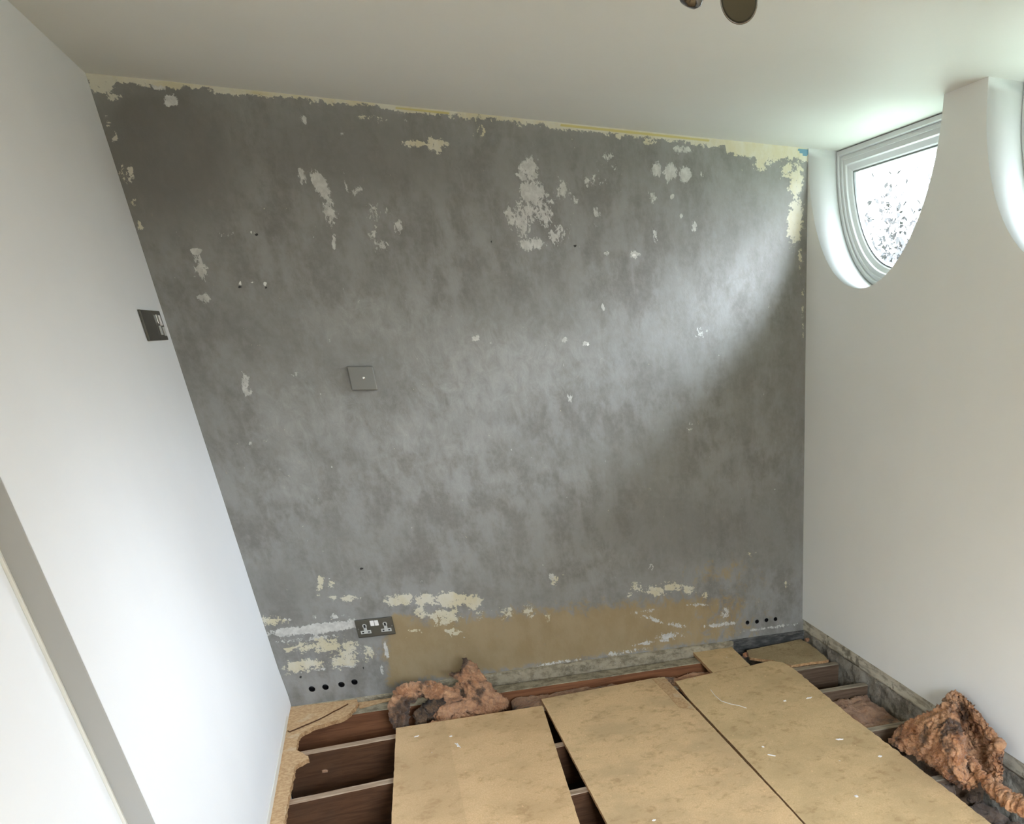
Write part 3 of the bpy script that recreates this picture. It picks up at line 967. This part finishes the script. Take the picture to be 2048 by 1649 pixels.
# curved pale thread on board C
bm = bmesh.new()
thr = [on(a, b, 2, .0012) for a, b in ((1421, 1380), (1430, 1392), (1443, 1403), (1462, 1409), (1478, 1412), (1493, 1417))]
for i in range(len(thr) - 1):
    cyl(bm, thr[i], thr[i + 1], .0014, n=6)
o = finish(bm, 'thread', white_plastic.m, origin=thr[0])
tag(o, 'thin curved pale thread lying on the wide sheet near its rear left', 'thread')


# ------------------------------------------------------------------ glass wool
def catmull(P, t):
    """P list of Vectors, t in 0..1"""
    n = len(P) - 1
    s = min(n - 1e-6, max(0, t * n))
    i = int(s)
    u = s - i
    p1, p2 = P[i], P[i + 1]
    p0 = P[i - 1] if i else p1 * 2 - p2
    p3 = P[i + 2] if i + 2 <= n else p2 * 2 - p1
    return .5 * ((2 * p1) + (p2 - p0) * u + (2 * p0 - 5 * p1 + 4 * p2 - p3) * u * u + (3 * p1 - p0 - 3 * p2 + p3) * u ** 3)


def fuzz(v, nrm, amp, seed):
    """Woolly surface: soft lumps, tucked creases and short torn tufts."""
    s3 = Vector((seed, seed * .37, -seed))
    q = v + .012 * noise.noise_vector(v * 18 + s3)
    d = noise.noise(q * 9 + s3) + noise.noise(q * 22 + s3) * .6 + noise.noise(q * 55 + s3) * .42 + noise.noise(q * 130 + s3) * .34
    r = 1 - min(1, abs(noise.noise(q * 13 + s3)) * 5.5)
    r2 = 1 - min(1, abs(noise.noise(q * 34 - s3)) * 5.0)
    return v + nrm * amp * (d - .95 * r * r - .45 * r2 * r2) + noise.noise_vector(q * 70 + s3) * amp * .30


def wool_sheet(bm, rows, nu, nv, thick, amp, seed, ragged=.0):
    """Folded blanket through a grid of control points, with thickness."""
    G = []
    for i in range(nu + 1):
        col_pts = [catmull([r[k] for r in rows], i / nu) for k in range(len(rows[0]))]
        G.append([catmull(col_pts, j / nv) for j in range(nv + 1)])
    if ragged:
        for i in range(nu + 1):
            for j in (0, nv):
                G[i][j] = G[i][j] + Vector((noise.noise(Vector((i * .5, seed, j))), noise.noise(Vector((i * .5, seed + 9, j))), noise.noise(Vector((i * .6, seed + 5, j))))) * ragged
        for j in range(nv + 1):
            for i in (0, nu):
                G[i][j] = G[i][j] + Vector((noise.noise(Vector((j * .5, seed, i))), noise.noise(Vector((j * .5, seed + 9, i))), noise.noise(Vector((j * .6, seed + 5, i))))) * ragged
    N = [[None] * (nv + 1) for _ in range(nu + 1)]
    for i in range(nu + 1):
        for j in range(nv + 1):
            a = G[min(nu, i + 1)][j] - G[max(0, i - 1)][j]
            b = G[i][min(nv, j + 1)] - G[i][max(0, j - 1)]
            c = a.cross(b)
            N[i][j] = c.normalized() if c.length > 1e-9 else Vector((0, 0, 1))
    T, Bt = [], []
    for i in range(nu + 1):
        rt, rb = [], []
        for j in range(nv + 1):
            edge_ = min(i, nu - i, j, nv - j)
            th = thick * min(1, .25 + edge_ * .25)
            n_ = N[i][j]
            rt.append(bm.verts.new(fuzz(G[i][j] + n_ * th / 2, n_, amp, seed)))
            rb.append(bm.verts.new(fuzz(G[i][j] - n_ * th / 2, -n_, amp, seed + 31)))
        T.append(rt)
        Bt.append(rb)
    for i in range(nu):
        for j in range(nv):
            bm.faces.new((T[i][j], T[i + 1][j], T[i + 1][j + 1], T[i][j + 1]))
            bm.faces.new((Bt[i][j], Bt[i][j + 1], Bt[i + 1][j + 1], Bt[i + 1][j]))
    for i in range(nu):
        bm.faces.new((T[i][0], Bt[i][0], Bt[i + 1][0], T[i + 1][0]))
        bm.faces.new((T[i][nv], T[i + 1][nv], Bt[i + 1][nv], Bt[i][nv]))
    for j in range(nv):
        bm.faces.new((T[0][j], T[0][j + 1], Bt[0][j + 1], Bt[0][j]))
        bm.faces.new((T[nu][j], Bt[nu][j], Bt[nu][j + 1], T[nu][j + 1]))


def wool_tube(bm, P, R, amp, seed, nu=110, nv=44):
    """Lumpy roll along control points P with radii R."""
    rings = []
    up = Vector((.2, .1, 1)).normalized()
    for i in range(nu + 1):
        t = i / nu
        c = catmull(P, t)
        d = (catmull(P, min(1, t + .01)) - catmull(P, max(0, t - .01))).normalized()
        s = d.cross(up)
        if s.length < .05:
            s = d.cross(Vector((1, 0, 0)))
        s.normalize()
        u = s.cross(d)
        k = t * (len(R) - 1)
        k0 = min(len(R) - 2, int(k))
        r = R[k0] * (1 - (k - k0)) + R[k0 + 1] * (k - k0)
        r *= min(1, .25 + 6 * t) * min(1, .25 + 6 * (1 - t))
        ringv = []
        for j in range(nv):
            a = 2 * math.pi * j / nv
            n_ = s * math.cos(a) + u * math.sin(a)
            ringv.append(bm.verts.new(fuzz(c + n_ * r, n_, amp, seed)))
        rings.append(ringv)
    for i in range(nu):
        for j in range(nv):
            bm.faces.new((rings[i][j], rings[i][(j + 1) % nv], rings[i + 1][(j + 1) % nv], rings[i + 1][j]))
    bm.faces.new(rings[0][::-1])
    bm.faces.new(rings[-1])


def fibres(bm, count, L, seed, w=.0009):
    """Loose strands standing off the surface."""
    rnd = random.Random(seed)
    bm.normal_update()
    faces = list(bm.faces)
    nf = len(faces)
    for _ in range(count):
        f = faces[rnd.randrange(nf)]
        c = f.calc_center_median()
        d = (f.normal + Vector((rnd.uniform(-1, 1), rnd.uniform(-1, 1), rnd.uniform(-.6, 1))) * 1.1).normalized()
        t = Vector((rnd.uniform(-1, 1), rnd.uniform(-1, 1), rnd.uniform(-1, 1))).normalized()
        s = d.cross(t)
        if s.length < .1:
            continue
        s = s.normalized() * w
        l = L * rnd.uniform(.4, 1)
        mid = c + d * l * .5 + t * l * .15
        tip = c + d * l + t * l * rnd.uniform(.1, .6)
        a, b = bm.verts.new(c - s), bm.verts.new(c + s)
        e, g = bm.verts.new(mid - s * .8), bm.verts.new(mid + s * .8)
        h = bm.verts.new(tip)
        bm.faces.new((a, b, g, e))
        bm.faces.new((e, g, h))


def batt(x0, x1, y0, y1, z, amp, seed, nx=46, ny=30, depth=.07):
    """Blanket lying in a bay between joists: bumpy top, soft sides."""
    bm = bmesh.new()
    top, low = [], []
    for i in range(nx + 1):
        rt, rl = [], []
        for j in range(ny + 1):
            u, v = i / nx, j / ny
            x, y = x0 + (x1 - x0) * u, y0 + (y1 - y0) * v
            e = min(u, 1 - u, v, 1 - v)
            q = Vector((x, y, seed))
            h = noise.noise(q * 8) + .6 * noise.noise(q * 20) + .4 * noise.noise(q * 48) + .25 * noise.noise(q * 110)
            dx = .010 * noise.noise(q * 15 + Vector((3, 3, 3))) if .02 < e else 0
            rt.append(bm.verts.new((x + dx, y, z + amp * h - .03 * max(0, 1 - e * 9) ** 2)))
            rl.append(bm.verts.new((x, y, z - depth)))
        top.append(rt)
        low.append(rl)
    for i in range(nx):
        for j in range(ny):
            bm.faces.new((top[i][j], top[i + 1][j], top[i + 1][j + 1], top[i][j + 1]))
            bm.faces.new((low[i][j], low[i][j + 1], low[i + 1][j + 1], low[i + 1][j]))
    for i in range(nx):
        bm.faces.new((top[i][0], low[i][0], low[i + 1][0], top[i + 1][0]))
        bm.faces.new((top[i][ny], top[i + 1][ny], low[i + 1][ny], low[i][ny]))
    for j in range(ny):
        bm.faces.new((top[0][j], top[0][j + 1], low[0][j + 1], low[0][j]))
        bm.faces.new((top[nx][j], low[nx][j], low[nx][j + 1], top[nx][j + 1]))
    return bm


def P3(axis, l):
    return [on(a, b, axis, v) for a, b, v in l]


# left heap, by the stripped wall
bm = bmesh.new()
wool_tube(bm, P3(1, [(812, 1500, -.42), (800, 1455, -.38), (800, 1412, -.32), (822, 1385, -.30), (862, 1381, -.30), (900, 1392, -.33), (925, 1400, -.30)]), [.035, .040, .044, .046, .044, .036, .03], .020, 1)
wool_tube(bm, P3(1, [(905, 1380, -.24), (935, 1364, -.20), (955, 1376, -.22), (945, 1402, -.28), (912, 1418, -.33), (885, 1430, -.36), (872, 1455, -.40)]), [.030, .046, .046, .038, .036, .036, .03], .018, 4)
wool_tube(bm, P3(1, [(845, 1470, -.40), (880, 1455, -.39), (930, 1450, -.38), (975, 1440, -.36), (1000, 1432, -.34)]), [.04, .05, .05, .045, .03], .022, 7)
wool_tube(bm, P3(1, [(840, 1420, -.30), (865, 1425, -.30), (890, 1410, -.30), (905, 1400, -.28)]), [.04, .045, .045, .03], .03, 9, 40, 20)
wool_sheet(bm, [P3(1, [(898, 1349, -.26), (920, 1344, -.25), (927, 1318, -.22), (938, 1322, -.20), (952, 1332, -.20)]),
                P3(1, [(912, 1358, -.25), (935, 1358, -.26), (945, 1352, -.27), (955, 1354, -.25), (968, 1360, -.23)]),
                P3(1, [(930, 1378, -.26), (945, 1380, -.30), (958, 1382, -.31), (970, 1382, -.29), (990, 1382, -.24)]),
                P3(1, [(940, 1405, -.30), (955, 1410, -.33), (970, 1412, -.34), (990, 1408, -.31), (1012, 1398, -.25)]),
                P3(1, [(940, 1430, -.34), (960, 1432, -.36), (980, 1430, -.37), (1000, 1424, -.34), (1016, 1412, -.29)])], 76, 60, .022, .014, 12, .014)
fibres(bm, 9000, .013, 3, .0006)
bm_o = finish(bm, 'insulation_heap', wool_a, smooth=True, origin=(.73, -.33, -.12))
bm = bmesh.new()
wool_tube(bm, P3(1, [(835, 1452, -.36), (850, 1432, -.33), (872, 1412, -.30), (900, 1402, -.29), (925, 1408, -.29)]), [.03, .045, .045, .04, .03], .022, 17, 90, 36)
wool_tube(bm, P3(1, [(905, 1425, -.31), (930, 1400, -.26), (948, 1388, -.24), (958, 1392, -.25)]), [.03, .04, .035, .02], .02, 19, 60, 30)
fibres(bm, 2500, .012, 5, .0006)
core = finish(bm, 'dark_fold', wool_k, smooth=True)  # blacker wool filling the middle of the heap
core.parent = bm_o
core.location = -bm_o.location
core['label'] = 'black inner fold'
tag(bm_o, 'crumpled orange glass wool heap with black folds by the stripped wall', 'insulation')

# right heap, leaning on the white wall
bm = bmesh.new()
wool_sheet(bm, [P3(0, [(1800, 1456, 2.60), (1828, 1440, 2.60), (1862, 1424, 2.63), (1888, 1400, 2.70), (1902, 1385, 2.75), (1914, 1386, 2.77)]),
                P3(0, [(1786, 1474, 2.57), (1825, 1462, 2.56), (1862, 1450, 2.57), (1888, 1432, 2.62), (1905, 1412, 2.68), (1915, 1412, 2.74)]),
                P3(0, [(1782, 1486, 2.55), (1822, 1480, 2.54), (1862, 1474, 2.53), (1890, 1462, 2.54), (1908, 1446, 2.62), (1908, 1430, 2.70)]),
                P3(0, [(1795, 1496, 2.55), (1828, 1498, 2.55), (1865, 1500, 2.53), (1896, 1492, 2.52), (1920, 1478, 2.56), (1918, 1458, 2.66)]),
                P3(0, [(1825, 1508, 2.57), (1850, 1518, 2.57), (1875, 1526, 2.55), (1905, 1528, 2.54), (1925, 1512, 2.57), (1922, 1490, 2.66)]),
                P3(0, [(1860, 1512, 2.61), (1876, 1534, 2.60), (1896, 1552, 2.58), (1920, 1560, 2.57), (1935, 1548, 2.59), (1935, 1520, 2.66)]),
                P3(0, [(1890, 1530, 2.64), (1900, 1560, 2.62), (1922, 1572, 2.60), (1942, 1576, 2.60), (1955, 1562, 2.61), (1948, 1540, 2.66)])],
           130, 110, .020, .017, 2, .016)
wool_sheet(bm, [P3(0, [(1896, 1392, 2.770), (1912, 1384, 2.780), (1936, 1402, 2.785), (1958, 1428, 2.785), (1980, 1458, 2.78), (1998, 1486, 2.775)]),
                P3(0, [(1908, 1424, 2.770), (1920, 1430, 2.785), (1942, 1438, 2.785), (1964, 1456, 2.775), (1984, 1480, 2.755), (2004, 1500, 2.745)]),
                P3(0, [(1916, 1462, 2.75), (1930, 1470, 2.77), (1948, 1480, 2.775), (1966, 1492, 2.77), (1988, 1504, 2.735), (2004, 1522, 2.725)]),
                P3(0, [(1926, 1500, 2.71), (1940, 1506, 2.74), (1956, 1514, 2.75), (1972, 1524, 2.745), (1988, 1530, 2.72), (2002, 1546, 2.71)]),
                P3(0, [(1938, 1528, 2.68), (1952, 1534, 2.70), (1966, 1542, 2.715), (1978, 1552, 2.715), (1990, 1560, 2.70), (2000, 1570, 2.69)])],
           96, 84, .020, .015, 6, .014)
wool_tube(bm, P3(0, [(1992, 1478, 2.765), (2000, 1492, 2.75), (1998, 1515, 2.735), (1996, 1540, 2.72), (1988, 1562, 2.70)]), [.018, .030, .024, .022, .018], .012, 15, 46, 18)
wool_tube(bm, P3(0, [(1925, 1502, 2.64), (1945, 1530, 2.62), (1965, 1553, 2.60), (1990, 1580, 2.58), (2015, 1598, 2.57), (2048, 1612, 2.56), (2090, 1640, 2.55)]), [.014, .020, .024, .034, .038, .042, .045], .013, 18, 160, 40)
wool_tube(bm, P3(0, [(1895, 1482, 2.57), (1902, 1515, 2.545), (1912, 1540, 2.55), (1932, 1568, 2.57)]), [.010, .022, .020, .016], .010, 21, 50, 16)
fibres(bm, 15000, .012, 8, .0006)
o = finish(bm, 'insulation_heap', wool_b, smooth=True, origin=(2.68, -1.9, -.05))
tag(o, 'large rusty orange glass wool heap folded to a peak against the white wall', 'insulation')

# wool lying in the bays
defs = [
    ((2.44, 2.800, -1.335, -.860, -.055, .026, 21.0), wool_c, 'orange-brown glass wool filling the bay in front of the second right joist'),
    ((2.44, 2.800, -1.90, -1.44, -.150, .035, 25.0), wool_d, 'dark grey-brown glass wool sunk under the big rusty heap'),
    ((2.44, 2.800, -2.42, -1.96, -.150, .035, 27.0), wool_d, 'dark glass wool lying low at the bottom right corner'),
    ((1.02, 1.60, -.395, -.20, -.046, .014, 33.0), wool_c, 'pinkish glass wool showing behind the middle sheet corner'),
    ((1.66, 2.30, -.43, -.20, -.050, .016, 37.0), wool_a, 'pinkish glass wool between the red-brown joist and the wide sheet'),
]
for a_, mt, lb in defs:
    bm = batt(*a_)
    fibres(bm, 900, .010, int(a_[-1]))
    o = finish(bm, 'insulation_batt', mt, smooth=True, origin=((a_[0] + a_[1]) / 2, (a_[2] + a_[3]) / 2, a_[4] - .07))
    tag(o, lb, 'insulation')
# scraps
for (px_, py_, ax, v, r, mt, lb) in [
    (1615, 1281, 1, -.07, .012, wool_a, 'small pink wool tuft in the far right corner'),
    (1492, 1312, 1, -.22, .016, wool_b, 'small rusty wool tuft beside the bridging strip'),
    (1892, 1590, 0, 2.60, .045, wool_d, 'dull brown wool lump in the dark gap under the big heap'),
    (1950, 1600, 0, 2.66, .030, wool_d, 'dull brown wool lump below the rope-like tail of the big heap'),
    (650, 1545, 1, -.98, .010, wool_c, 'tiny tuft in the left opening near a joist face'),
]:
    c = on(px_, py_, ax, v)
    bm = bmesh.new()
    wool_tube(bm, [c + Vector((-r, 0, 0)), c + Vector((0, .2 * r, .1 * r)), c + Vector((r, 0, 0))], [r * .8, r, r * .8], r * .5, px_ * .1, 24, 16)
    fibres(bm, 140, .010, px_)
    o = finish(bm, 'insulation_tuft', mt, smooth=True, origin=c)
    tag(o, lb, 'insulation')


# ------------------------------------------------------------------ wall plates
def plate_bm(w, h, t=.009, bev=.0025):
    bm = bmesh.new()
    box(bm, -w / 2, w / 2, -t, 0, -h / 2, h / 2, bev)
    return bm


# blank plate
root = empty('blanking_plate', (.661, -.002, 1.442))
tag(root, 'square pewter blanking plate with a bright centre screw on the stripped wall', 'wall plate')
finish(plate_bm(.104, .094, .015, .0045), 'plate', nickel.m, parent=root)
bm = bmesh.new()
lathe(bm, (.006, -.015, .002), (0, -1, 0), [(.0055, 0), (.0055, .002), (.003, .0035)], 16)
finish(bm, 'screw', brass.m, parent=root)

# double socket
root = empty('double_socket', (.465, -.002, .346))
tag(root, 'dark pewter double power socket with two white switches low on the stripped wall', 'socket')
finish(plate_bm(.169, .089, .010, .003), 'faceplate', nickel_dark.m, parent=root)
for sx in (-1, 1):
    bm = bmesh.new()
    cx_ = sx * .046
    # pale moulded insert shaped round the three pin openings
    box(bm, cx_ - .0235, cx_ + .0235, -.0115, -.009, -.026, -.010, .001)
    box(bm, cx_ - .0075, cx_ + .0075, -.0115, -.009, -.012, .008, .001)
    cyl(bm, (cx_, -.0115, .013), (cx_, -.009, .013), .010, n=20)
    ins = finish(bm, 'socket_insert', pale_plastic.m, parent=root)
    ins['label'] = 'pale insert round the pin openings'
    bm = bmesh.new()
    box(bm, cx_ - .004, cx_ + .004, -.0122, -.0112, .005, .019)
    finish(bm, 'pin_slot', black.m, parent=ins)
    for q in (-1, 1):
        bm = bmesh.new()
        box(bm, cx_ + q * .013 - .004, cx_ + q * .013 + .004, -.0122, -.0112, -.021, -.015)
        finish(bm, 'pin_slot', black.m, parent=ins)
    bm = bmesh.new()
    box(bm, sx * .0098 - .0088, sx * .0098 + .0088, -.0145, -.009, .010, .036, .0015)
    rk = finish(bm, 'rocker_switch', white_plastic.m, parent=root)
    rk['label'] = 'white rocker switch'
    bm = bmesh.new()
    lathe(bm, (sx * .076, -.010, 0), (0, -1, 0), [(.003, 0), (.0025, .0012)], 12)
    finish(bm, 'screw', nickel.m, parent=root)

# long plate on the left wall (local: x along the wall towards the camera is -y)
root = empty('switch_plate', (.000, -.307, 1.633))
tag(root, 'long dark metal switch plate with shiny inserts on the white left wall', 'wall plate')


def lbox(name, y0, y1, z0, z1, t0, t1, mat, bev=.001, parent=None):
    bm = bmesh.new()
    box(bm, t0, t1, y0, y1, z0, z1, bev)
    return finish(bm, name, mat, parent=parent or root)


lbox('faceplate', -.178, .014, -.048, .048, .0005, .010, nickel_dark.m, .002)
lbox('faceplate', .015, .178, -.048, .048, .0005, .010, nickel_dark.m, .002)
for (y0, z0_, a_) in ((.060, .006, .45), (.120, -.034, .30), (.055, -.030, .6)):
    bm = bmesh.new()
    box(bm, .010, .0145, y0, y0 + .030, z0_, z0_ + .030, .0015)
    finish(bm, 'socket_insert', brass.m if z0_ > 0 else pale_plastic.m, parent=root)
lbox('rocker_switch', .100, .122, .000, .034, .010, .016, white_plastic.m, .002)

# ------------------------------------------------------------------ ceiling spotlight
root = empty('ceiling_spotlight', (1.62, -2.26, H))
tag(root, 'bronze and chrome ceiling spotlight bar cut by the top of the photo', 'light fitting')


def rel(v):
    return Vector(v) - Vector((1.62, -2.26, H))


bm = bmesh.new()
lathe(bm, (0, 0, 0), (0, 0, -1), [(.0, 0), (.060, 0), (.060, .012), (.052, .022), (.0, .024)], 40)
finish(bm, 'ceiling_rose', chrome.m, parent=root)
bm = bmesh.new()
cyl(bm, (0, 0, -.02), (0, 0, -.07), .007)
finish(bm, 'stem', chrome.m, parent=root)
bm = bmesh.new()
cyl(bm, (-.17, -.06, -.072), (.17, .06, -.072), .008)
finish(bm, 'bar', chrome.m, parent=root)
HD = on(1478, 0, 1, -2.18)
to_cam = (CAM - HD).normalized()
axis = (to_cam + Vector((0.05, 0, -.35))).normalized()
hd = rel(HD)
bm = bmesh.new()
lathe(bm, hd - axis * .055, axis, [(.0, 0), (.022, 0), (.034, .008), (.040, .022), (.042, .052), (.0425, .055), (.040, .056), (.0395, .054)], 44)
h1 = finish(bm, 'lamp_head', lampm.m, parent=root, smooth=True)
bm = bmesh.new()
lathe(bm, hd - axis * .004, axis, [(.0, 0), (.0400, 0), (.0400, .003), (.036, .005), (.0, .0055)], 44)
finish(bm, 'lamp_face', bronze.m, parent=h1, smooth=False)
bm = bmesh.new()
cyl(bm, hd - axis * .05, hd - axis * .05 + Vector((0, 0, .05)), .006)
finish(bm, 'head_arm', lampm.m, parent=root)
H2 = on(1380, -12, 1, -2.30)
bm = bmesh.new()
ax2 = Vector((-.3, .1, -1)).normalized()
lathe(bm, rel(H2) - ax2 * .03, ax2, [(.0, 0), (.018, .002), (.026, .014), (.029, .028), (.026, .040), (.016, .048), (.0, .051)], 36)
finish(bm, 'lamp_head', lampm.m, parent=root, smooth=True)
bm = bmesh.new()
cyl(bm, rel(H2), rel(H2) + Vector((.02, .0, .05)), .006)
finish(bm, 'head_arm', lampm.m, parent=root)


# ------------------------------------------------------------------ outside
bm = bmesh.new()
box(bm, W + 1.2, 60, -40, 40, -3.2, -3.0)
o = finish(bm, 'ground_outside', lawn.m)
struct(o, 'ground outside the windows')


def tree(x, y, hgt_, crown, seed, label):
    rnd = random.Random(seed)
    root = empty('tree', (x, y, -3.0))
    tag(root, label, 'tree', 'trees seen through the half-round windows')
    bm = bmesh.new()
    tips = []

    def branch(p, d, L, r, lev):
        q = p + d * L
        cyl(bm, p, q, r, r * .6, n=7)
        if lev == 0:
            tips.append(q)
            return
        for _ in range(3 if lev > 1 else 4):
            nd = (d + Vector((rnd.uniform(-1, 1), rnd.uniform(-1, 1), rnd.uniform(-.3, .6))) * .75).normalized()
            branch(p + d * L * rnd.uniform(.5, 1), nd, L * rnd.uniform(.55, .8), r * .55, lev - 1)
        tips.append(q)
    branch(Vector((0, 0, 0)), Vector((0, 0, 1)), hgt_ * .5, .16, 4)
    finish(bm, 'trunk', bark.m, parent=root)
    bm = bmesh.new()
    for t in tips:
        for _ in range(60):
            c = t + Vector((rnd.gauss(0, crown), rnd.gauss(0, crown), rnd.gauss(0, crown)))
            a = Vector((rnd.uniform(-1, 1), rnd.uniform(-1, 1), rnd.uniform(-1, 1))).normalized() * .06
            b = a.cross(Vector((rnd.uniform(-1, 1), rnd.uniform(-1, 1), rnd.uniform(-1, 1)))).normalized() * .03
            bm.faces.new([bm.verts.new(c - a), bm.verts.new(c + b), bm.verts.new(c + a), bm.verts.new(c - b)])
    lf = finish(bm, 'foliage', leafm.m, parent=root)


tree(9.5, 7.6, 6.6, .20, 5, 'bare-looking tree faintly visible through the window by the stripped wall')
tree(17.5, 9.5, 6.8, .30, 8, 'leafy tree behind it, fading in the bright window')
tree(9.0, .5, 6.0, .22, 9, 'tree standing outside beyond the cropped window')
